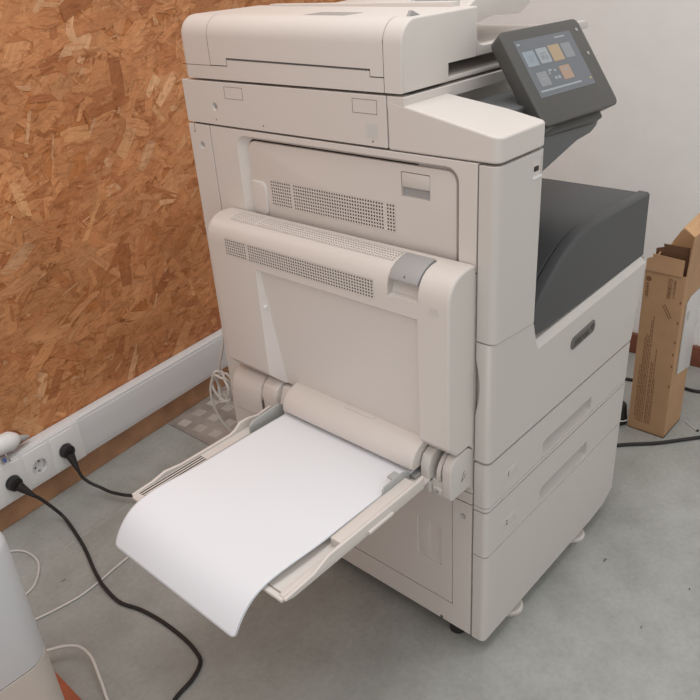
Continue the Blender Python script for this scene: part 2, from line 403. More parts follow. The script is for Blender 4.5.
# thin white cables on the floor
tag(MB().tube([(-.60, 1.07, .003), (-.50, 1.05, .003), (-.453, 1.026, .003), (-.43, .996, .003), (-.425, .95, .003), (-.437, .914, .003), (-.468, .875, .003), (-.498, .861, .003), (-.56, .845, .003), (-.66, .83, .003)], .0027).obj('network_cable', CABW),
    'thin white cable curving in a small loop from behind the grey housing', 'cable', 'thin white cables')
tag(MB().tube([(-.66, .80, .003), (-.548, .784, .003), (-.519, .778, .003), (-.481, .769, .003), (-.424, .761, .003), (-.375, .765, .003), (-.321, .775, .003), (-.273, .782, .003), (-.219, .788, .003), (-.1, .79, .003), (.0, .78, .003), (.10, .77, .003)], .0026).obj('network_cable', CABW),
    'thin white cable running straight over the floor under the black cable to the paper tray', 'cable', 'thin white cables')
tag(MB().tube([(-.70, .72, .05), (-.62, .675, .045), (-.572, .655, .040), (-.546, .645, .036), (-.520, .630, .034), (-.503, .607, .032), (-.501, .57, .03), (-.514, .52, .024), (-.532, .46, .012), (-.541, .40, .0042), (-.544, .33, .0036), (-.540, .25, .0036)], .0031).obj('network_cable', CABW),
    'thicker white cable arching off the floor beside the red-brown board', 'cable', 'thin white cables')

# checker plate behind the printer
t = thing('checker_plate', 'worn steel checker plate on the floor between printer and wall', 'floor plate', (0, 0, 0))
m = MB(); m.prism([(.112, wy(.112, 1.160)), (.62, wy(.62, 1.160)), (.66, .72), (.125, .70)], 'z', .0003, .0032, bev=.0006); m.obj('plate', STEEL, t)
m = MB(); n = 0
ex = Vector((1, .16, 0)).normalized(); ey = Vector((-.16, 1, 0)).normalized()
for i in range(0, 9):
    for j in range(0, 8):
        c = Vector((.1440, 1.135, 0))+ex*i*.0625-ey*j*.0605
        if c.x < .13 or c.y > wy(c.x, 1.15) or c.y < .74 or c.x > .60: continue
        for k in range(-2, 3):
            d, e = (ex, ey) if (i+j) % 2 else (ey, ex)
            d, e = ex, ey
            if (i+j) % 2: d, e = ey, ex
            q = c+e*k*.0068; h = .0165; w = .0023
            lo = [q-d*h-e*w, q+d*h-e*w, q+d*h+e*w, q-d*h+e*w]; hi = [q-d*h*.8-e*w*.3, q+d*h*.8-e*w*.3, q+d*h*.8+e*w*.3, q-d*h*.8+e*w*.3]
            lo = [Vector((v.x, v.y, .0030)) for v in lo]; hi = [Vector((v.x, v.y, .0048)) for v in hi]
            m.quad(*hi)
            for a in range(4): b_ = (a+1) % 4; m.quad(lo[a], lo[b_], hi[b_], hi[a])
m.obj('raised_treads', STEEL2, t)

# coiled white cable hanging behind the printer
pts = [(.03, .70, .56), (.012, .69, .47)]
for k in range(30):
    a = 1.2+k*.66; ra, rb = .026+.006*math.sin(k*1.7), .036+.006*math.sin(k*2.1+1)
    pts.append((.006+.010*math.sin(k*.9), .709+ra*math.cos(a), .345+rb*math.sin(a)))
pts += [(.0, .722, .385), (-.004, .736, .36), (-.008, .744, .325), (-.006, .743, .285), (.002, .733, .245), (.02, .715, .20), (.05, .70, .12), (.10, .74, .03), (.20, .80, .011), (.32, .84, .011)]
tag(MB().tube(pts, .0030, sub=5).obj('coiled_cable', CABW), 'coil of white cable hanging at the rear corner of the printer above the checker plate', 'cable')

# ================================================================== THE PRINTER
W, D = .55, .672
PR = thing('office_printer', 'large off-white office printer with touch screen, open side tray and paper drawers', 'printer', (0, 0, 0))
def part(mb, name, m, bevel=0, parent=None): return mb.obj(name, m, parent or PR, bevel)
def wrap(x1, yb=.0265, r=.0105, x0=0., ydeep=.06, rr=.010, ym=None):
    """footprint of a front cover: left return, rounded corner, front, right return"""
    p = [(x0, yb)]+[(x0+a, b) for a, b in arc(r, r, r, 180, 270, 7)]+[(x0+.05+(x1-x0-.1)*i/8, 0) for i in range(9)]+arc(x1-rr, rr, rr, 270, 360, 5)+[(x1, ydeep)]
    q = [(min(max(a, x0+.009), x1-.009), min(max(b, .012) if b > .0265 else .0265, ydeep-.001) if (a < x0+.009) else ydeep-.001) for a, b in p]
    q = [(min(max(a, x0+.009), x1-.009), .0265 if a < x0+.0095 else ydeep-.001) for a, b in p]
    q[-1] = (x1-.009, ydeep-.001)
    return p, q
# inner chassis, seen only as the dark seams
m = MB(); m.box(.0136, W-.008, .030, D-.004, .047, .598); m.box(.0136, .40, .20, D-.004, .598, .9425); m.box(.0136, .12, .030, .20, .598, .9425)
part(m, 'chassis', GAP)

# ---- pedestal and side panels (left side, x = 0)
m = MB(); m.prism([(.0302, .031), (D, .031), (D, .360), (.600, .360), (.600, .0845), (.0705, .0845), (.0705, .347), (.0302, .347)], 'x', 0, .007); o = part(m, 'lower_side_frame', PLA)
cut(o, MB().cyl((-.002, .0485, .3158), (1, 0, 0), .0060, .006, 20), MB().box(-.002, .02, .094, .101, .029, .038))
m = MB(); m.cyl((.0035, .0485, .3158), (1, 0, 0), .0042, .003, 18); part(m, 'screw', GREY)
m = MB(); m.box(.0010, .008, .0725, .5985, .0858, .358); o = part(m, 'lower_side_door', PLA, .0012)
cut(o, MB().prism([(.152, .170), (.098, .168), (.098, .262), (.152, .262)], 'x', -.01, .0042))
m = MB(); m.prism([(.1505, .1715), (.124, .171), (.124, .2605), (.1505, .2605)], 'x', .0032, .0048, bev=.0004); part(m, 'finger_pull', PLA)
m = MB(); m.box(0, .007, .0302, .069, .3492, .372); part(m, 'corner_block', PLA, .0012)
# rear strip and middle panels
m = MB(); m.box(0, .008, .6110, D, .362, .9412); o = part(m, 'rear_side_strip', PLA, .0012)
cut(o, MB().cyl((-.002, .6388, .9031), (1, 0, 0), .0062, .006, 20))
m = MB(); m.cyl((.0035, .6388, .9031), (1, 0, 0), .0045, .003, 18); part(m, 'screw', GREY)
m = MB()
for y0, y1, z0, z1 in ((.6535, .6545, .927, .9415), (.6535, .658, .9262, .9272), (.657, .6580, .9262, .930)): m.box(-.0002, .001, y0, y1, z0, z1)
part(m, 'engraved_mark', LINE)
m = MB(); m.box(0, .007, .0295, .6095, .374, .780); part(m, 'middle_side_panel', PLA, .001)

# ---- upper side frame with the flush inner door
YA, YB_, ZT = .0670, .5155, .9240
def rr_poly(y0, y1, z0, z1, r):
    return [(y1, z0), (y0, z0)]+[(y0+r-r*math.cos(a), z1-r+r*math.sin(a)) for a in [i*math.pi/12 for i in range(7)]]+[(y1-r+r*math.sin(a), z1-r+r*math.cos(a)) for a in [i*math.pi/12 for i in range(7)]]
m = MB(); m.prism([(.0292, .7815), (.6085, .7815), (.6085, .9412), (.0292, .9412)], 'x', 0, .012)
o = part(m, 'upper_side_frame', PLA)
# opening flares towards the outside
def flare(y0, y1, z0, z1, r, g0, g1, x0, x1, z_open=True):
    a = rr_poly(y0, y1, z0, z1, r); b_ = rr_poly(y0-g0, y1+g1, z0, z1+g0, r+g0*.5)
    m = MB(); A = [m.bm.verts.new((x1, u, v)) for u, v in a]; B = [m.bm.verts.new((x0, u, v)) for u, v in b_]
    m.bm.faces.new(A); m.bm.faces.new(B[::-1]); n = len(a)
    for i in range(n): j = (i+1) % n; m.bm.faces.new([A[i], A[j], B[j], B[i]])
    return m
cut(o, flare(YA, YB_, .70, ZT, .018, .0075, .0225, -.0005, .0135), ang=9)
md = o.modifiers.new('bevel', 'BEVEL'); md.width = .0008; md.segments = 2; md.limit_method = 'ANGLE'; md.angle_limit = math.radians(40)
m = MB(); m.prism(rr_poly(YA+.0012, YB_-.0012, .7835, ZT-.0012, .017), 'x', .0065, .0135, bev=.0008); o = part(m, 'fuser_door', PLA)
cut(o, MB().box(-.01, .0125, .1145, .1685, .8735, .9120))
m = MB(); m.prism([(.0068, .8905), (.0068, .9105), (.0108, .9105), (.0118, .888), (.0085, .888)], 'y', .1155, .1675, bev=.0006); part(m, 'door_latch', PLA)
m = MB(); m.box(.0120, .0128, .115, .168, .8740, .9115); part(m, 'latch_pocket', GREY)
m = MB(); m.prism([(.5135, .792), (.482, .790), (.476, .800), (.476, .842), (.483, .853), (.5135, .853)], 'x', .0030, .010, bev=.0025); part(m, 'hinge_boss', PLA)
# hole field of the fuser door
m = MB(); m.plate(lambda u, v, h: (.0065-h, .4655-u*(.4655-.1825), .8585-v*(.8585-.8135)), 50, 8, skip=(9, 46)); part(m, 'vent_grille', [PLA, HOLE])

# ---- scanner rail
m = MB(); m.box(0, W, .1870, D, .9445, 1.0196); o = part(m, 'scanner_housing', PLA, .0022)
cut(o, MB().cyl((-.002, .5853, .9768), (1, 0, 0), .0065, .006, 20))
m = MB(); m.cyl((.0035, .5853, .9768), (1, 0, 0), .0048, .003, 18); part(m, 'screw', GREY)
for y0, y1, z0, z1 in ((.5040, .5525, .9925, 1.0128), (.2040, .2525, .9920, 1.0128)):
    m = MB(); w = .0007
    for a in ((y0, y1, z0, z0+w), (y0, y1, z1-w, z1), (y0, y0+w, z0, z1), (y1-w, y1, z0, z1)): m.box(-.0002, .001, *a)
    part(m, 'cover_outline', LINE)
for y, z in ((.5853, .9542), (.4593, .9537), (.2148, .9523)):
    m = MB(); m.cyl((-.0002, y, z), (1, 0, 0), .0016, .001, 10); part(m, 'pin_hole', LINE)
m = MB(); m.box(-.0003, .001, .2045, .2270, .9570, .9785); part(m, 'faded_sticker', STICK)
# front bar of the scanner (right of the console platform)
m = MB(); m.box(.0004, W, .1528, .1855, 1.0015, 1.0196); part(m, 'scanner_front_bar', PLA, .0015)
# console platform with the sloping top
zt = lambda x, y: .9785+.0295*(y/.1525)
fp = [(0, .1855)]+arc(.013, .008, .013, 180, 270, 8)+arc(.1245-.010, .005, .010, 270, 360, 5)+[(.1245, .06), (.108, .1525), (.104, .1855)]
b = bmesh.new(); A = [b.verts.new((x, y, .9428)) for x, y in fp]; B = [b.verts.new((x, y, zt(x, y))) for x, y in fp]
b.faces.new(A); n = len(fp)
for i in range(n): b.faces.new([A[i], A[(i+1) % n], B[(i+1) % n], B[i]])
b.faces.new(B)
bmesh.ops.recalc_face_normals(b, faces=b.faces); m = MB(); m.add(b); part(m, 'console_platform', PLA, .0035)
# front column under the platform
fp = [(0, .0270)]+arc(.0125, .0085, .0125, 180, 270, 8)+arc(.1245-.008, .004, .008, 270, 360, 5)+[(.1245, .14), (.0130, .14), (.0130, .0270)]
b = bmesh.new(); zb = lambda x: .6700-.0085*min(1, x/.1245)
A = [b.verts.new((x, y, zb(x))) for x, y in fp]; B = [b.verts.new((x, y, .9392)) for x, y in fp]
b.faces.new(A); b.faces.new(B); n = len(fp)
for i in range(n): b.faces.new([A[i], A[(i+1) % n], B[(i+1) % n], B[i]])
bmesh.ops.recalc_face_normals(b, faces=b.faces); m = MB(); m.add(b); o = part(m, 'front_column', PLB, .0012)
cut(o, MB().box(.0925, .1150, -.009, -.0010, .9010, .9300))
m = MB(); m.box(.0925, .1150, -.0028, .002, .9010, .9300); part(m, 'port_recess', PLA)
m = MB(); m.box(.0965, .1080, -.0042, -.001, .9110, .9180, .0004); part(m, 'usb_port', RUBB)
m = MB(); m.box(.0920, .1155, -.0052, -.0018, .9005, .9035, .0004); part(m, 'port_lip', SOCK)

# ---- dark console arm and touch screen
m = MB(); m.prism([(.108, .06), (.385, .06), (.385, .1520), (.108, .1520)], 'z', .955, .985); part(m, 'console_tray', DARK2, .004)
m = MB(); m.prism([(.126, .868), (.126, .972), (.31, .972), (.360, .944), (.371, .931), (.364, .919), (.345, .912), (.30, .909)], 'y', .0320, .085, bev=.006); part(m, 'console_arm', DARK2)
u_ = Vector((math.cos(-.0915), math.sin(-.0915), 0)); n_ = Vector((math.sin(.0915), math.cos(.0915), 0)); tl_ = .9488
v_ = (-n_*math.cos(tl_)-Vector((0, 0, 1))*math.sin(tl_)).normalized(); w_ = u_.cross(-v_).normalized()
if w_.y > 0: w_ = -w_
TO = Vector((.195, .098, 1.071))
def T(u, v, d=0): return TO+u_*u+v_*v+w_*d
def slab(u0, u1, v0, v1, d0, d1, r, bev=0, n=5, taper=0.):
    a = [(u0+r, v1-r, 90, 180), (u0+r, v0+r, 180, 270), (u1-r, v0+r, 270, 360), (u1-r, v1-r, 0, 90)]
    p = []
    for cx, cy, s, e in a: p += arc(cx, cy, r, s, e, n)
    b = bmesh.new(); cu, cv = (u0+u1)/2, (v0+v1)/2
    A = [b.verts.new(T(cu+(x-cu)*(1-taper), cv+(y-cv)*(1-taper), d0)) for x, y in p]; B = [b.verts.new(T(x, y, d1)) for x, y in p]
    b.faces.new(A); b.faces.new(B)
    for i in range(len(p)): j = (i+1) % len(p); b.faces.new([A[i], A[j], B[j], B[i]])
    bmesh.ops.recalc_face_normals(b, faces=b.faces)
    if bev: bmesh.ops.bevel(b, geom=[e for e in b.edges if e.calc_face_angle(0) > .9], offset=bev, segments=3, profile=.5, affect='EDGES')
    m = MB(); m.add(b); return m
TS = part(slab(-.0245, .1850, -.0185, .1390, -.026, 0, .012, .0025, taper=.04), 'touch_screen', PANEL)
slab(-.0005, .1485, .0005, .0955, -.001, .0005, .001).obj('display', DISP, TS)
def icon(u0, u1, v0, v1, mt, name='app_icon', r=.002): slab(u0, u1, v0, v1, 0, .0009, r).obj(name, mt, TS)
icon(.006, .034, .020, .045, ICONB); icon(.040, .068, .019, .044, ICONW); icon(.073, .102, .018, .045, ICONO); icon(.107, .132, .019, .044, ICOND)
icon(.014, .040, .056, .079, ICOND); icon(.076, .103, .054, .077, mat('icon_red_orange', (.1, .1, .1, 1), .3, emit=(.55, .30, .17, 1), es=.5))
for a, b_, c, d in ((.046, .055, .055, .058), (.046, .049, .055, .063), (.060, .066, .057, .060), (.055, .060, .068, .073), (.063, .069, .068, .073)): icon(a, b_, c, d, ICONW, 'app_icon', .0006)
for a, b_, c, d in ((.046, .062, .027, .029), (.046, .054, .031, .038), (.057, .062, .032, .039)): slab(a, b_, c, d, .0005, .0013, .0005).obj('icon_glyph', ICOND, TS)
icon(.014, .029, .027, .038, ICONW, 'icon_glyph'); icon(.021, .036, .060, .062, ICONW, 'icon_glyph', .0005); icon(.021, .036, .066, .068, ICONW, 'icon_glyph', .0005)
icon(.083, .096, .059, .062, ICONW, 'icon_glyph', .001); icon(.003, .010, .006, .009, ICONW, 'icon_glyph', .001)
icon(.006, .115, .0845, .0875, ICONW, 'message_line', .001); icon(.100, .128, .006, .0085, ICONW, 'clock_line', .001); icon(.139, .145, .083, .086, ICONO, 'icon_glyph', .001)
for a, b_ in ((.1690, .0015), (.1690, .0440)):
    m = MB(); m.cyl(T(a, b_, 0), w_, .0030, .0006, 16); m.obj('panel_button', GREY, TS)
part(slab(-.004, .158, .095, .1475, -.046, -.020, .005, .002), 'screen_bracket', PANEL)

# ---- dark output tray with its front panel
crest = [(.1400, .6520), (.152, .672), (.170, .688), (.199, .7095), (.230, .730), (.262, .7465), (.298, .7565), (.335, .7605), (.385, .7600), (.46, .7585), (.5760, .7550), (.5820, .7505)]
low = [(.5830, .6220), (.200, .6180), (.152, .6240), (.1400, .634)]
m = MB(); pl_ = crest+low; n = len(pl_); rings = []
def inset(d):
    q = []
    for k in range(n):
        a, c_ = Vector(pl_[k-1]), Vector(pl_[(k+1) % n]); t_ = (c_-a).normalized(); nn = Vector((t_.y, -t_.x))
        q.append(Vector(pl_[k])+nn*d if k < len(crest) else Vector(pl_[k])+nn*d*.25)
    return q
for y_, d in ((.0330, .0012), (.0320, 0), (.0170, .0), (.0140, .0006), (.0115, .0028), (.0104, .0052)):
    rings.append([m.bm.verts.new((v.x, y_, v.y)) for v in inset(d)])
for A, B in zip(rings, rings[1:]):
    for k in range(n): l = (k+1) % n; m.bm.faces.new([A[k], A[l], B[l], B[k]])
m.bm.faces.new(rings[0][::-1]); capf = m.bm.faces.new(rings[-1])
o = m.obj('tray_front_panel', DARK, PR)
for p_ in o.data.polygons:
    if len(p_.vertices) > 4: p_.use_smooth = False
crest2 = [(.1260, .640), (.152, .668), (.170, .684), (.199, .7055), (.230, .726), (.262, .7425), (.298, .7525), (.335, .7560), (.385, .7560), (.46, .7545), (.5760, .7525), (.5820, .7480)]
m = MB(); m.prism(crest2+[(.5830, .6100), (.1260, .6100)], 'y', .0362, .60, bev=.003); part(m, 'output_tray', DARK)
# white front cover
def ztop(x, y):
    if x <= .1245: return .6685-.0085*x/.1245
    if x <= .150: return .6600-.0600*(x-.1245)/.0255 if x < .138 else .6040+.022*((.150-x)/.012)**2
    return .6040+.0080*(x-.15)/.41
xs = [.03, .08, .1245, .128, .132, .136, .139, .142, .146, .150, .16, .20, .30, .40, .50, .55]
def zt2(x, y):
    if x <= .1260: return .6680-.0085*x/.1245
    if x < .150:
        t_ = (x-.126)/.024; return .6595-.0485*(1-(1-t_)**2)
    return .6110+.0120*(x-.15)/.42
def wrapx(xs, x1t, zt_, zb_, x1b, ydeep, name, m_, bev):
    """front cover as columns, right edge leaning from x1t at the top to x1b at the bottom"""
    p = [(0, .0265)]+arc(.0105, .0105, .0105, 180, 270, 7)+[(x, 0) for x in xs]+arc(x1t-.008, .008, .008, 270, 360, 5)+[(x1t, ydeep)]
    b = bmesh.new(); rows = []
    for x, y in p:
        kx = x1b/x1t; lean = lambda q: q*kx if q > .2 else q
        qx, qy = (min(max(x, .009), x1t-.009), .0265 if x < .0095 else ydeep-.0005)
        z1 = zt_(x, y)
        ch = .0015 if x < .128 else .0105*min(1, (x-.125)/.02); dx_ = -ch if x > x1t-.007 else 0; dy_ = ch if x <= x1t-.0005 else 0
        rows.append([b.verts.new((x-(x1t-x1b)*max(0, (x-.2)/(x1t-.2)), y, zb_)), b.verts.new((x, y, z1-ch)), b.verts.new((x+dx_*.6, y+dy_, z1)), b.verts.new((qx, qy, z1)), b.verts.new((qx-(x1t-x1b)*max(0, (qx-.2)/(x1t-.2)), qy, zb_))])
    for r0, r1 in zip(rows, rows[1:]):
        for i in range(5):
            j = (i+1) % 5
            b.faces.new([r0[i], r1[i], r1[j], r0[j]])
    b.faces.new(rows[0]); b.faces.new(rows[-1][::-1])
    bmesh.ops.remove_doubles(b, verts=b.verts, dist=1e-6); bmesh.ops.recalc_face_normals(b, faces=b.faces)
    mm = MB(); mm.add(b); return part(mm, name, m_, bev)
fc = wrapx(xs, .580, zt2, .4478, .552, .060, 'front_cover', PLB, .0015)
# grip hollow on the left return of the front cover
cut(fc, MB().prism([(.040, .645)]+[(.0265-.0075*math.sin(math.pi*i/10)**1.3, .640-.105*i/10) for i in range(11)]+[(.040, .530)], 'x', -.01, .011))
# badge
px = Vector((1, 0, .045)).normalized()
m = MB(); q = []
for c, s in ((.349, 1), (.274, -1)):
    q += [(c+s*.0085*math.cos(a), .5585+(c-.3115)*.06+.0125*math.sin(a)*s) for a in [(-90+30*i)*math.pi/180 for i in range(7)]]
m.prism(q, 'y', -.0022, .002, bev=.0008); part(m, 'badge', BADGE)
text('badge_letters', 'xerox', .0235, (.304, -.0026, .5580), px, (-.045, 0, 1), BADGT, PR)
m = MB(); m.cyl((.346, -.0020, .5612), (0, -1, 0), .0062, .0009, 18); part(m, 'badge_ball', BADGT)

# ---- two paper drawers and the lower front panel
def drawer(z0, z1, hz, num, zn, name='paper_drawer', handle=True):
    p, q = wrap(.552)
    m = MB(); m.shell(p, q, z0, z1); o = part(m, name, PLB)
    if handle:
        c = MB()   # wedge-shaped hand scoop
        ya, yb2 = -.004, .026
        X0, X1 = .186, .378
        bm = c.bm
        pr = [(-.004, z0+.0015), (-.0001, z0+.0015), (.014, z0+.006), (.0290, z0+.013), (.0340, hz-.012), (.0290, hz-.004), (-.0001, hz), (-.004, hz)]
        rg = []
        for x, k, dz in ((X0, 0, -.004), (X0+.006, .72, -.003), (X0+.014, 1, -.001), (X1-.014, 1, 0), (X1-.006, .72, 0), (X1, 0, 0)):
            rg.append([bm.verts.new((x, (y*k if y > 0 else y)+(.0002 if k == 0 and y > 0 else 0), z+(dz if z > z0+.02 else 0))) for y, z in pr])
        for A, B in zip(rg, rg[1:]):
            for q in range(len(pr)): j = (q+1) % len(pr); bm.faces.new([A[q], A[j], B[j], B[q]])
        bm.faces.new(rg[0]); bm.faces.new(rg[-1][::-1])
        cut(o, c)
    b = o.modifiers.new('bevel', 'BEVEL'); b.width = .0026; b.segments = 3; b.limit_method = 'ANGLE'; b.angle_limit = math.radians(40); b.harden_normals = True
    if num:
        m = MB(); m.box(.052, .098, -.0005, .001, zn-.010, zn+.010, .0002); m.obj('number_plate', PLB, o)
        text('drawer_number', num, .0165, (.0660, -.0006, zn), (1, 0, 0), (0, 0, 1), LINE, o)
    return o
drawer(.3530, .4425, .391, '1', .3905)
p, q = wrap(.550); m = MB(); m.shell(p, q, .3440, .3515); part(m, 'drawer_sill', PLB, .0022)
drawer(.2415, .3410, .283, '2', .2815)
p, q = wrap(.550); m = MB(); 
zlow = lambda x, y: .030 if x < .49 else .030+.034*(x-.49)/.06
p2, q2 = [], []
for a, b_ in zip(p, q): p2.append(a); q2.append(b_)
m.shell(p2, q2, zlow, .2390); part(m, 'lower_front_panel', PLB, .0018)
# right side skin and back
m = MB(); m.box(W-.006, W, .061, D, .034, .60); part(m, 'right_side_panel', PLA, .001)
m = MB(); m.box(.010, W-.004, D-.004, D, .036, .94); part(m, 'back_panel', PLA, .001)
m = MB(); m.box(.5500, .5640, .012, .028, .3415, .3485, .002); part(m, 'side_catch', RUBB)
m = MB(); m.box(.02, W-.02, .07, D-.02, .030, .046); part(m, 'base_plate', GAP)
# feet, casters and knurled stabiliser discs
def disc(x, y):
    m = MB(); b = bmesh.new(); n = 40
    r = [.0295+(.0013 if i % 2 else -.0013) for i in range(n*2)]
    lo = [b.verts.new((x+r[i]*math.cos(math.pi*i/n), y+r[i]*math.sin(math.pi*i/n), .0008)) for i in range(n*2)]
    mid = [b.verts.new((x+r[i]*math.cos(math.pi*i/n), y+r[i]*math.sin(math.pi*i/n), .0075)) for i in range(n*2)]
    hi = [b.verts.new((x+.0255*math.cos(math.pi*i/n), y+.0255*math.sin(math.pi*i/n), .0105)) for i in range(n*2)]
    b.faces.new(lo[::-1]); b.faces.new(hi)
    for A, B in ((lo, mid), (mid, hi)):
        for i in range(n*2): j = (i+1) % (n*2); b.faces.new([A[i], A[j], B[j], B[i]])
    m.add(b); m.cyl((x, y, .014), (0, 0, 1), .010, .030, 16)
    part(m, 'levelling_foot', PLA)
disc(.132, .026); disc(.400, .026)
def caster(x, y):
    m = MB(); m.cyl((x-.010, y, .020), (1, 0, 0), .0195, .020, 24, bev=.003); m.cyl((x, y, .018), (0, 0, 1), .012, .02, 16); part(m, 'caster', RUBB)
for x, y in ((.040, .085), (.50, .085), (.045, .60), (.50, .60)): caster(x, y)
m = MB(); m.cyl((.020, .072, .004), (0, 0, 1), .016, .028, 20); part(m, 'caster_housing', RUBB)

# ---- left cover door (hangs out in front of the side)
prof = [(-.002, 0.7940), (-.018, 0.7950), (-.034, 0.7935), (-.046, 0.7895), (-.056, 0.7825), (-.063, 0.7730), (-.0668, 0.7610), (-.0680, 0.7470), (-.0680, .5040), (-.0655, .4990), (-.0480, .4812), (-.0130, .4808), (-.002, .4700)]
Y0, Y1 = .0292, .5740
m = MB()
b = bmesh.new(); ys = [(Y0, .0)]
ends = [(Y0, .0032), (Y0+.0012, .0012), (Y0+.0035, 0)]+[(Y1-.013, 0), (Y1-.0065, .0018), (Y1-.002, .0055), (Y1, .0110)]
cx, cz = -.020, .64
rings = []
for y, ins in ends:
    rg = []
    for x, z in prof:
        xx = min(-.002, x+ins) if x < -.002 else x
        zz = z-ins if z > .7 else z+ins*.6
        rg.append(b.verts.new((xx, y+(.010*(z-.50)/.28 if y > .5 else 0), zz)))
    rings.append(rg)
n = len(prof)
for A, B in zip(rings, rings[1:]):
    for i in range(n): j = (i+1) % n; b.faces.new([A[i], A[j], B[j], B[i]])
b.faces.new(rings[0]); b.faces.new(rings[-1][::-1])
bmesh.ops.recalc_face_normals(b, faces=b.faces); m.add(b)
CD = part(m, 'side_cover_door', PLA)
# big shallow recess, deeper towards the bottom, open below
c = MB(); bm = c.bm
R0, R1 = .0865, .4480
def hexa(bm, f, k):
    F = [bm.verts.new(v) for v in f]; K = [bm.verts.new(v) for v in k]; bm.faces.new(F); bm.faces.new(K[::-1])
    for i in range(len(F)): j = (i+1) % len(F); bm.faces.new([F[i], K[i], K[j], F[j]])
f = [(-.0800, R0, .470), (-.0800, R0, .7170), (-.0800, R1, .7170), (-.0800, R1, .470)]
f = [(-.0690, R0-.001, .470), (-.0690, R0-.001, .7185), (-.0690, R1+.001, .7185), (-.0690, R1+.001, .470)]
k = [(-.0480, R0+.004, .470), (-.0620, R0+.003, .7130), (-.0620, R1-.0055, .7130), (-.0440, R1-.026, .470)]
hexa(bm, f, k); cut(CD, c, ang=14)
# pocket for the latch
c = MB(); c.prism([(-.09, .7430), (-.0650, .7430), (-.0560, .7470), (-.048, .767), (-.0185, .791), (-.0185, .82), (-.09, .82)], 'y', .0840, .1425); cut(CD, c, ang=20)
m = MB(); P2 = [(-.0200, 0.7982), (-.0300, 0.7975), (-.040, 0.7943), (-.0510, 0.7890), (-.0600, 0.7820), (-.0655, 0.7750), (-.0668, 0.7715), (-.0640, 0.7695), (-.0560, 0.7710), (-.042, 0.7820), (-.0210, 0.7910)]
m.prism(P2, 'y', .0860, .1405, bev=.0008); o = m.obj('release_latch', GREY, CD)
m = MB(); m.prism([(.1100, 0), (.1120, .0045), (.1140, 0)], 'x', -.0002, .0002)
mm = Matrix.Translation((-.0640, 0, .7772)) @ Matrix.Rotation(math.radians(38), 4, 'Y'); bmesh.ops.transform(m.bm, matrix=mm, verts=m.bm.verts); m.obj('latch_arrow', LINE, CD)
m = MB()
for z in (.7335,): m.box(-.0686, -.0670, .046, .066, z-.0007, z+.0007)
m.box(-.0684, -.0670, .048, .063, .7365, .7435); m.obj('embossed_symbol', PLB, CD)
# crease in the recess floor, pin at its left wall
m = MB(); m.prism([(-.0500, .6060), (-.0542, .6080), (-.0500, .6100)], 'y', .095, .395); m.obj('recess_crease', PLA, CD)
m = MB(); m.cyl((-.0585, .4420, .6440), (-1, -.4, 0), .0032, .006, 14, bev=.0008); m.obj('stop_pin', SOCK, CD)
# hole fields : front and curved top
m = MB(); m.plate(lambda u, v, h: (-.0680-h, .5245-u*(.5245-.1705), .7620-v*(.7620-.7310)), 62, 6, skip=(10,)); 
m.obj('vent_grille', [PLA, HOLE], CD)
pt = [(-.0125, 0.79470), (-.018, 0.79500), (-.026, 0.79435), (-.034, 0.79350), (-.040, 0.79180), (-.0445, 0.79020)]
def onarc(v):
    s = v*(len(pt)-1); i = min(int(s), len(pt)-2); f = s-i; a, b_ = pt[i], pt[i+1]
    tx, tz = b_[0]-a[0], b_[1]-a[1]; l = math.hypot(tx, tz); return a[0]+tx*f, a[1]+tz*f, -tz/l if False else tz/l, -tx/l
def topfn(u, v, h):
    x, z, nx, nz = onarc(v); return (x+nx*h, .5300-u*(.5300-.1480), z+abs(nz)*h)
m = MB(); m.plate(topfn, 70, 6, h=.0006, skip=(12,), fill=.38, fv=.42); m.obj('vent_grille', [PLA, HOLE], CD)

# ---- bypass tray : hinges, roller cover, tray
m = MB()
m.prism([(.003, .3820), (-.0131, .3964), (-.0601, .3969), (-.0640, .4010), (-.0640, .4530), (-.0615, .4630), (-.0560, .4705), (-.0480, .4765), (-.0130, .4775), (.003, .4640)], 'y', .0292, .0470, bev=.0022)
HR = part(m, 'hinge_block', PLB)
m = MB()
for a, b_ in (((-.034, .422), (-.026, .440)), ((-.027, .424), (-.022, .432)), ((-.034, .422), (-.028, .425))):
    d = Vector((b_[0]-a[0], 0, b_[1]-a[1])); nn = Vector((-d.z, 0, d.x)).normalized()*.0009
    p0 = Vector((a[0], .0290, a[1])); p1 = Vector((b_[0], .0290, b_[1])); m.quad(p0-nn, p1-nn, p1+nn, p0+nn)
m.obj('moulded_mark', LINE, HR)
m = MB(); m.prism([(-.004, .43)]+[(-.027-.036*math.cos(a), .438+.036*math.sin(a)) for a in [i*math.pi/10 for i in range(-1, 9)]]+[(-.004, .46)], 'y', .0510, .0595, bev=.001); part(m, 'hinge_lug', PLB)
m = MB(); m.box(-.060, -.004, .0465, .069, .393, .4270, .002); part(m, 'hinge_bridge', PLB)
m = MB(); m.prism([(-.004, .395), (-.060, .398), (-.0680, .402), (-.0700, .412), (-.0700, .4560), (-.063, .4720), (-.048, .4790), (-.004, .4790)], 'y', .0680, .0860, bev=.0022); part(m, 'hinge_arm', PLB)
m = MB(); m.box(-.0630, -.050, .0475, .0670, .4000, .4130, .0012); o = part(m, 'screw_pad', PLB)
m = MB(); m.cyl((-.0632, .0572, .4065), (-1, 0, 0), .0034, .0012, 14); part(m, 'screw', GREY)
# roller cover
m = MB(); m.prism([(-.004, .4870), (-.034, .4930), (-.055, .4920), (-.072, .4850), (-.0830, .4750), (-.0885, .4640), (-.0895, .4520), (-.086, .4475), (-.004, .4440)], 'y', .0880, .3960, bev=.0028)
RC = part(m, 'roller_cover', PLA)
m = MB(); m.box(-.058, -.0350, .196, .262, .4905, .4939, .001); m.obj('thumb_rest', PLA, RC)
m = MB(); m.box(-.085, -.002, .086, .40, .4305, .4360, .001); part(m, 'feed_throat', GREY)
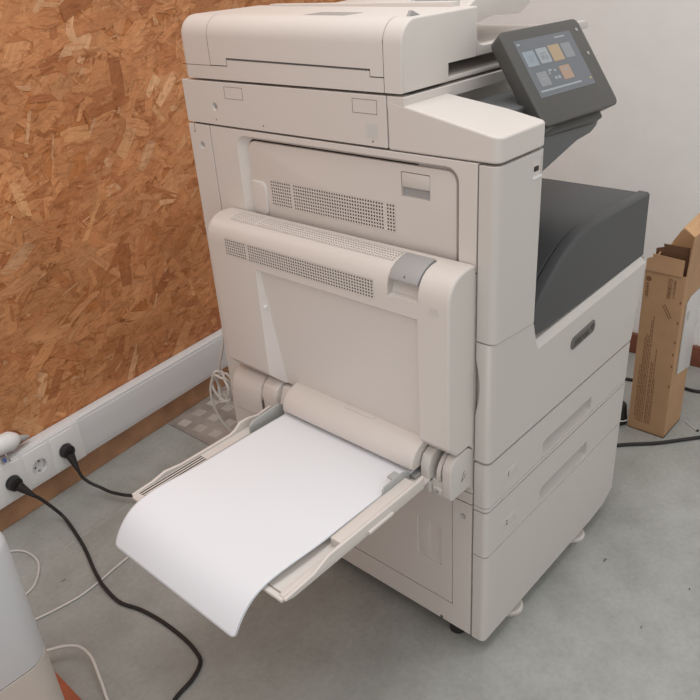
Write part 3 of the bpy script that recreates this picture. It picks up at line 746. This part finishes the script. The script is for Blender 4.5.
# left hinge
m = MB(); m.prism([(-.002, .372), (-.056, .374), (-.064, .380), (-.0660, .43), (-.0600, .456), (-.045, .470), (-.002, .475)], 'y', .4880, .5760, bev=.004); part(m, 'hinge_block', PLA)
m = MB(); m.prism([(-.004, .43)]+[(-.027-.036*math.cos(a), .438+.036*math.sin(a)) for a in [i*math.pi/10 for i in range(-1, 9)]]+[(-.004, .46)], 'y', .4790, .4855, bev=.001); part(m, 'hinge_lug', PLA)
m = MB(); m.prism([(-.002, .400), (-.056, .404), (-.0680, .414), (-.0690, .450), (-.063, .468), (-.048, .4770), (-.002, .4790)], 'y', .4360, .4770, bev=.003); part(m, 'hinge_arm', PLA)
m = MB(); m.prism([(-.004, .35), (-.050, .352), (-.060, .36), (-.062, .405), (-.004, .405)], 'y', .440, .500, bev=.003); part(m, 'hinge_foot', PLA)
m = MB(); m.prism([(-.004, .41), (-.0600, .412), (-.066, .43), (-.05, .472), (-.004, .476)], 'y', .4000, .4345, bev=.002); part(m, 'hinge_cheek', PLA)
m = MB()
for a in ((-.0705, -.0660, .4780, .4795, .4050, .4320), (-.0705, -.0660, .4660, .4795, .4040, .4052)): m.box(*a)
part(m, 'hinge_seam', LINE)
# tray plate and rails
def zb_(x): return .4270
TR_L, TR_R, TX = .4360, .0640, -.4050
m = MB(); m.box(TX+.012, -.060, TR_R+.004, TR_L-.004, .4250, .4300, .001)
TRAY = part(m, 'bypass_tray', PLA)
# right rail : outer wall with a long chamfer towards the outer end, ledge and guide
m = MB()
m.prism([(-.088, .4262), (-.385, .4255), (-.402, .4300), (-.402, .4345), (-.345, .4370), (-.312, .4480), (-.15, .4478), (-.105, .4480), (-.088, .4500)], 'y', .0640, .0700, bev=.0015)
m.obj('outer_rail', PLA, TRAY)
m = MB(); m.box(-.400, -.090, .0700, .0790, .4280, .4345, .001); m.obj('rail_ledge', PLA, TRAY)
m = MB(); m.box(-.283, -.105, .0704, .0908, .4290, .4465, .0012); m.obj('inner_rail', PLA, TRAY)
m = MB(); m.box(-.405, -.396, .0690, .4310, .4262, .4325, .002); m.obj('end_rail', PLA, TRAY)
m = MB(); m.box(-.230, -.172, .0596, .0650, .4290, .4350, .0015); m.obj('slide_catch', PLA, TRAY)
m = MB(); m.prism([(-.160, .430), (-.160, .4530), (-.155, .4580), (-.108, .4580), (-.096, .4520), (-.092, .4480), (-.092, .430)], 'y', .0910, .0938, bev=.0005); m.box(-.132, -.114, .0936, .106, .4540, .4580, .0006); m.obj('paper_guide', GUIDE, TRAY)
# left rail
m = MB()
m.prism([(-.088, .4262), (-.392, .4255), (-.402, .4290), (-.402, .4340), (-.360, .4365), (-.335, .4420), (-.30, .4370), (-.19, .4370), (-.178, .4410), (-.165, .4500), (-.145, .4500), (-.120, .4440), (-.098, .4470), (-.088, .4480)], 'y', .4300, .4360, bev=.0015)
m.obj('outer_rail', PLA, TRAY)
m = MB(); m.box(-.398, -.075, .4120, .4310, .4290, .4325, .001); m.obj('rail_ledge', PLA, TRAY)
m = MB()
for q in (.4145, .4205, .4265): m.box(-.392, -.262, q-.0012, q+.0012, .4322, .4330)
m.obj('rail_slots', HOLE, TRAY)
m = MB(); m.prism([(-.160, .430), (-.160, .448), (-.150, .454), (-.085, .458), (-.075, .452), (-.075, .430)], 'y', .4090, .4140, bev=.001); m.box(-.120, -.100, .4133, .4150, .444, .449); m.obj('paper_guide', GUIDE, TRAY)

# ---- document feeder on top
m = MB(); b = bmesh.new()
m0 = MB(); m0.box(0, .186, .1545, .6620, 1.0238, 1.1290); b2 = m0.bm
for v in b2.verts:
    if v.co.z > 1.1: v.co.z = 1.1210 if v.co.y < .3 else 1.1262
def pick(fn): return [e for e in b2.edges if fn((e.verts[0].co+e.verts[1].co)/2)]
eL = [e for e in b2.edges if all(v.co.x < .001 and v.co.z > 1.1 for v in e.verts)]
bmesh.ops.bevel(b2, geom=eL, offset=.033, segments=8, profile=.5, affect='EDGES')
eB = [e for e in b2.edges if all(v.co.y > .6619 for v in e.verts) and len(e.link_faces) == 2 and e.calc_face_angle(0) > .8]
bmesh.ops.bevel(b2, geom=eB, offset=.017, segments=5, profile=.5, affect='EDGES')
eF = [e for e in b2.edges if all(v.co.y < .1546 for v in e.verts) and len(e.link_faces) == 2 and e.calc_face_angle(0) > .8]
bmesh.ops.bevel(b2, geom=eF, offset=.0035, segments=3, profile=.5, affect='EDGES')
DF = part(m0, 'document_feeder', PLA)
# undercut of the feeder head, step at its right end
cut(DF, MB().box(.109, .30, .10, .270, 1.00, 1.0505))
# fine seams and the jagged feeder slot on the left face
m = MB(); w = .0007
for y0, y1, z0, z1 in ((.5795, .5795+w, 1.047, 1.093), (.1880, .1880+w, 1.0238, 1.094), (.5795, .6600, 1.0462, 1.0462+w), (.5350, .5800, 1.0462, 1.0475), (.1885, .2140, 1.0440, 1.0453), (.5352, .5352+w, 1.0470, 1.0590), (.2140, .2140+w, 1.0450, 1.0545)):
    m.box(-.0002, .001, y0, y1, z0, z1)
m.prism([(.5352, 1.0570), (.5352, 1.0600), (.2140, 1.0554), (.2140, 1.0528)], 'x', -.0002, .001)
m.obj('feeder_seam', GAP, DF)
m = MB()
for q in range(56):
    y = .533-q*.0057; m.box(-.0006, .0005, y-.0011, y, 1.0574-(.5352-y)*.0143-.0004, 1.0596-(.5352-y)*.0143)
m.obj('slot_teeth', GREY, DF)
for yy in (.1880, .5795):
    m = MB(); zt_ = 1.1210+.0052*(yy-.1545)/.5075; a = [(.0330-.0332*math.sin(t), zt_-.0330+.0332*math.cos(t)) for t in [i*math.pi/20 for i in range(11)]]+[(-.0002, 1.088)]
    for p0, p1 in zip(a, a[1:]): m.quad((p0[0], yy, p0[1]), (p1[0], yy, p1[1]), (p1[0], yy+w, p1[1]), (p0[0], yy+w, p0[1]))
    m.obj('feeder_seam', LINE, DF)
# platen cover under the feeder, exit tray, input tray
m = MB(); m.box(.020, W, .1560, .6600, 1.0238, 1.0310, .002); part(m, 'platen_cover', PLA)
m = MB(); m.box(.192, W, .2600, .650, 1.0310, 1.0500); part(m, 'platen_back', PLA)
m = MB(); m.prism([(.1862, 1.0506), (.1862, 1.0790), (.1875, 1.0720), (.192, 1.0670), (.202, 1.0645), (.215, 1.0640), (.545, 1.0650), (.553, 1.0610), (.553, 1.0510)], 'y', .1545, .1640, bev=.0015); part(m, 'exit_tray_rim', PLA)
m = MB(); m.prism([(.170, 1.0510), (.170, 1.0640), (.260, 1.0580), (.545, 1.0580), (.553, 1.0540), (.553, 1.0510)], 'y', .1640, .640, bev=.001); part(m, 'exit_tray', PLA)
m = MB(); m.prism([(.1865, 1.088), (.30, 1.095), (.39, 1.100), (.52, 1.140), (.52, 1.150), (.39, 1.118), (.1865, 1.112)], 'y', .215, .600, bev=.0015); IT = part(m, 'input_tray', PLA)
m = MB(); m.prism([(.1865, 1.0830), (.200, 1.0860), (.235, 1.0870), (.275, 1.0940), (.306, 1.0975), (.385, 1.0920), (.42, 1.106), (.42, 1.150), (.34, 1.150), (.27, 1.136), (.230, 1.118), (.1865, 1.110)], 'y', .2000, .2145, bev=.0015); m.obj('tray_wing', PLA, IT)
m = MB(); m.box(.170, .190, .19, .60, 1.090, 1.1285, .001); m.obj('feed_roof', PLA, IT)
m = MB(); m.prism([(.195, 1.112), (.335, 1.114), (.335, 1.140), (.22, 1.135), (.195, 1.125)], 'y', .290, .296, bev=.0008); m.obj('side_guide', GUIDE, IT)
m = MB(); m.prism([(.034, 1.1212), (.058, 1.1212), (.040, 1.1285)], 'y', .166, .172); part(m, 'shadow_fin', GREY)  # grey fin added to stand for the input tray guide's shadow
m = MB(); m.prism([(.29, 1.1200), (.375, 1.1210), (.375, 1.12366), (.29, 1.12279)], 'x', .036, .078); part(m, 'recess_shade', GREY)  # flush grey patch, painted shade of the input tray recess

# ------------------------------------------------------------------ paper on the tray
def sheet(label, dz, dx, ln, sag, off):
    prof = [(-.052, .4385), (-.10, .4400), (-.18, .4420), (-.24, .4428), (-.29, .4425), (-.33, .4420), (-.365, .4405), (-.395, .4375), (-.414, .4320), (-.430, .4230), (-.444, .4090), (-.4555, .3920), (-.4630, .3770)]
    b = MB(); bm = b.bm; nv = 20; rows = []
    for i, (x, z) in enumerate(prof):
        row = []
        for j in range(nv+1):
            t = j/nv; y = .0950+.3010*t
            k = max(0, (-x-.30)/.16); k = min(k, 1)
            lift = .0055*k*(1-k)*4*((2*t-1)**2)*(1 if t > .5 else .9)
            yy = y+.0165*k**2
            row.append(bm.verts.new((x+dx*k, yy+off, z+dz+lift-sag*k*(.3+.7*t)*.0)))
        rows.append(row)
    for A, B in zip(rows, rows[1:]):
        for j in range(nv): bm.faces.new([A[j], A[j+1], B[j+1], B[j]])
    o = b.obj('paper_sheet', PAPER)
    s = o.modifiers.new('t', 'SOLIDIFY'); s.thickness = .00022; s.offset = 0
    s2 = o.modifiers.new('s', 'SUBSURF'); s2.levels = 2; s2.render_levels = 2
    o.modifiers.move(1, 0)
    return tag(o, label, 'paper', 'paper on the side tray')
sheet('top white paper sheet curling down over the end of the side tray', .0012, 0, 0, 0, 0)
sheet('lower white paper sheet showing only its edge beneath the top sheet', .0002, .0022, 0, 0, -.0008)

# ------------------------------------------------------------------ cardboard box by the wall
BX0, BX1, BY0, BY1, BZ = .885, 1.000, .0095, .1080, .4720
bx = thing('cardboard_box', 'tall narrow open brown cardboard box standing between printer and white wall', 'box', (BX0, BY0, 0))
lean = -.038
def bp_(mb):
    for v in mb.bm.verts: v.co.x += lean*v.co.z; v.co -= Vector((BX0, BY0, 0))
    return mb
t_ = .003
m = MB()
for a in ((BX0, BX0+t_, BY0, BY1, .001, BZ), (BX1-t_, BX1, BY0, BY1, .001, BZ), (BX0+t_, BX1-t_, BY0, BY0+t_, .001, BZ), (BX0+t_, BX1-t_, BY1-t_, BY1, .001, BZ), (BX0, BX1, BY0, BY1, .0008, .004)): m.box(*a)
bp_(m).obj('carton_body', CARD, bx)
def flap(name, pts, th, mt):
    """thin board with its own thickness"""
    m = MB(); b = bmesh.new(); A = [b.verts.new(p) for p in pts]; f = b.faces.new(A); b.normal_update(); nn = f.normal.copy()
    B = [b.verts.new(Vector(p)+nn*th) for p in pts]; b.faces.new(B[::-1])
    for i in range(len(A)): j = (i+1) % len(A); b.faces.new([A[j], A[i], B[i], B[j]])
    bmesh.ops.recalc_face_normals(b, faces=b.faces); m.add(b); bp_(m).obj(name, mt, bx)
z = BZ
flap('front_flap', [(BX0, BY1-.002, z), (BX0, BY0+.008, z), (BX0+.003, BY0+.008, z+.040), (BX0+.003, BY1-.014, z+.044), (BX0+.003, BY1-.016, z+.036), (BX0+.002, BY1-.002, z+.030)], .003, CARD)
flap('side_flap', [(BX0+.004, BY1-.003, z), (BX1-.004, BY1-.003, z), (BX1-.008, BY1-.020, z+.040), (BX0+.030, BY1-.020, z+.042), (BX0+.012, BY1-.018, z+.030)], .003, CARDI)
flap('back_flap', [(BX1-.002, BY1-.004, z), (BX1-.002, BY0+.004, z), (BX1+.006, BY0+.010, z+.072), (BX1+.006, BY1-.036, z+.074), (BX1+.003, BY1-.012, z+.030)], .003, CARDI)
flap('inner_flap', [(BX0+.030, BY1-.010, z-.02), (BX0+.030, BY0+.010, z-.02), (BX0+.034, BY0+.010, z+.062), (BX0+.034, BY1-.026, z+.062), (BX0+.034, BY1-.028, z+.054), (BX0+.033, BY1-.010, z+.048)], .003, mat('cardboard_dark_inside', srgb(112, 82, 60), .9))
flap('side_flap', [(BX0+.002, BY0+.001, z), (BX1-.002, BY0+.001, z), (BX1-.002, BY0-.004, z+.100), (BX0+.004, BY0-.004, z+.100)], .003, CARD)
flap('flap_lip', [(BX0+.004, BY0-.004, z+.100), (BX1-.002, BY0-.004, z+.100), (BX1+.010, BY0+.022, z+.132), (BX0+.006, BY0+.024, z+.118)], .003, CARDI)
# printing on the near face
X = BX0-.0004
def bt(body, size, y, z0, align='LEFT'):
    o = text('box_print', body, size, (X+lean*z0-BX0, y-BY0, z0), (-lean*0, 0, -1), (0, -1, 0), PRINT, bx, .0001, align); return o
bt('xerox', .0155, .0965, .4400)
m = MB(); m.cyl((X+.0004, .0965, .4500), (-1, 0, 0), .0068, .0004, 20); bp_(m).obj('box_logo', PRINT, bx)
bt('5210040S', .0135, .0445, .4620); bt('106R 03 745  K', .0075, .0325, .4600)
m = MB()
for a, b_ in (((.0560, .3880), (.0360, .3540)), ((.0510, .3910), (.0310, .3570))):
    p0, p1 = Vector((X, *a)), Vector((X, *b_)); d = (p1-p0).normalized(); nn = Vector((0, -d.z, d.y))*.0010; m.quad(p0-nn, p1-nn, p1+nn, p0+nn)
for y, z0, z1 in ((.0930, .045, .20), (.0885, .035, .285), (.0845, .03, .300), (.0805, .03, .290), (.0765, .03, .335), (.0720, .03, .345), (.0650, .03, .215), (.0610, .03, .22), (.0560, .03, .250), (.0520, .03, .17)):
    zz = z0
    while zz < z1:
        l = R.uniform(.004, .014); m.quad((X, y-.0009, zz), (X, y-.0009, zz+l), (X, y+.0009, zz+l), (X, y+.0009, zz)); zz += l+.0022
bp_(m).obj('box_print', PRINT, bx)
for zz in (.40, .345, .29, .255, .22, .16):
    m = MB(); m.box(X-.0002, X+.0006, .0125, .0160, zz, zz+.007); bp_(m).obj('staple_mark', PRINT, bx)
m = MB(); m.prism([(.9110, .192), (.9980, .176), (.9985, .408), (.935, .405), (.9110, .392)], 'y', BY0-.0045, BY0-.0006, bev=.0008); bp_(m).obj('document_pouch', SLEEV, bx)['label'] = 'whitish document pouch'
m = MB(); m.box(.916, .932, BY0-.0049, BY0-.0044, .345, .368); bp_(m).obj('pouch_mark', GUIDE, bx)

# black adapter, cables and tie near the box
t = thing('power_adapter', 'black power adapter standing on the floor between printer and cardboard box', 'adapter', (.893, .142, 0))
m = MB(); m.cyl((0, 0, .0005), (0, 0, 1), .027, .060, 24, r2=.020, bev=.005); m.obj('adapter_body', RUBB, t)
m = MB(); pts = [(.030*math.cos(a), .030*math.sin(a), .022+.004*math.sin(a)) for a in [i*math.pi/6 for i in range(13)]]; m.tube(pts, .0018, 8, 4); m.obj('wire_loop', CABW, t)
tag(MB().tube([(.40, .45, .01), (.60, .30, .006), (.72, .15, .005), (.7966, .0720, .0048), (.85, .012, .0048), (.92, -.0482, .0048), (.985, -.105, .0048), (1.08, -.20, .0048), (1.2, -.32, .0048)], .0048).obj('power_cable', RUBB),
    'black cable lying on the floor in front of the cardboard box', 'cable', 'black power cables')
tag(MB().tube([(1.02, .50, .0048), (1.12, .20, .0048), (1.158, .075, .0048), (1.165, .025, .0048), (1.20, -.03, .0048), (1.27, -.12, .0048)], .0048).obj('power_cable', RUBB),
    'black cable on the floor at the right edge behind the cardboard box', 'cable', 'black power cables')
t = thing('cable_tie', 'thin pale cable tie on the floor beside the cardboard box', 'cable tie', (.972, -.047, 0))
m = MB(); m.tube([(0, 0, .0016), (.012, .022, .0018), (.030, .045, .0016)], .0013, 8, 4); m.obj('strap', CABW, t)
m = MB(); m.box(-.004, .003, -.005, .001, .0004, .0040, .0006); m.obj('tie_head', RUBB, t)

# ------------------------------------------------------------------ grey housing at the lower left, on a board
bd = MB(); bd.box(-1.15, -.5600, .06, .665, .0004, .0180, .0015)
tag(bd.obj('board', BOARD), 'red-brown board lying on the floor under the grey housing', 'board')
dv = thing('device_housing', 'pale grey plastic device with rounded corner at the lower left edge', 'appliance', (-.83, .42, .0185))
def hous(z0, z1, ins, m_, name, bev):
    x0, x1, y0, y1 = -1.05+ins, -.6000-ins, .420+ins, .62-ins; r = .045-ins
    p = arc(x0+r, y0+r, r, 180, 270, 6)+arc(x1-r, y0+r, r, 270, 360, 8)+arc(x1-r, y1-r, r, 0, 90, 6)+arc(x0+r, y1-r, r, 90, 180, 6)
    m = MB(); m.prism([(a+.83, b_-.42) for a, b_ in p], 'z', z0-.0185, z1-.0185); return m.obj(name, m_, dv, bev)
hous(.0190, .2465, .0, DEVB, 'lower_shell', .0015)
hous(.2465, .2480, .002, GAP, 'seam', 0)
m = MB(); rings = []
for z_, ins in ((.2480, .0008), (.2490, 0), (.471, 0), (.478, .0018), (.4835, .0058), (.4865, .0110), (.4875, .0170)):
    x0, x1, y0, y1 = -1.05+ins, -.6000-ins, .420+ins, .62-ins; r = .045-ins
    p = arc(x0+r, y0+r, r, 180, 270, 6)+arc(x1-r, y0+r, r, 270, 360, 8)+arc(x1-r, y1-r, r, 0, 90, 6)+arc(x0+r, y1-r, r, 90, 180, 6)
    rings.append([m.bm.verts.new((a+.83, b_-.42, z_-.0185)) for a, b_ in p])
for A, B in zip(rings, rings[1:]):
    for i in range(len(A)): j = (i+1) % len(A); m.bm.faces.new([A[i], A[j], B[j], B[i]])
m.bm.faces.new(rings[0][::-1]); m.bm.faces.new(rings[-1]); m.obj('upper_shell', DEVG, dv)

# ------------------------------------------------------------------ camera and light
cam = bpy.data.cameras.new('camera'); co = bpy.data.objects.new('camera', cam); C.objects.link(co)
r_ = Vector((0.66705533, -0.74217841, -0.06487219)); u2 = Vector((0.38847165, 0.27220221, 0.88033842)); f_ = Vector((0.63570981, 0.61243544, -0.46988921))
M = Matrix((r_, u2, -f_)).transposed().to_4x4(); M.translation = Vector((-.859666, -.533628, 1.207694)); co.matrix_world = M
cam.sensor_width = 36; cam.lens = 36*749.711/700; cam.clip_start = .02
bpy.context.scene.camera = co

w = bpy.data.worlds.new('room'); bpy.context.scene.world = w; w.use_nodes = True
w.node_tree.nodes['Background'].inputs['Color'].default_value = (1.0, .985, .965, 1); w.node_tree.nodes['Background'].inputs['Strength'].default_value = .80
def area(name, loc, sx, sy, pw, col, tgt=None):
    l = bpy.data.lights.new(name, 'AREA'); l.shape = 'RECTANGLE'; l.size = sx; l.size_y = sy; l.energy = pw; l.color = col
    o = bpy.data.objects.new(name, l); C.objects.link(o); o.location = loc
    if tgt: o.rotation_euler = (Vector(tgt)-Vector(loc)).to_track_quat('-Z', 'Y').to_euler()
area('ceiling_lamp', (.1, .15, 2.7), 1.5, .6, 14, (1, .99, .97))
area('ceiling_lamp', (-1.3, .1, 2.7), 1.5, .6, 9, (1, .95, .915))
area('ceiling_lamp', (.2, -1.5, 2.7), 1.5, .6, 3.5, (1, .995, .98))
vs = bpy.context.scene.view_settings; vs.view_transform = 'Standard'; vs.look = 'None'; vs.gamma = 1; vs.use_curve_mapping = False; vs.exposure = 0.0
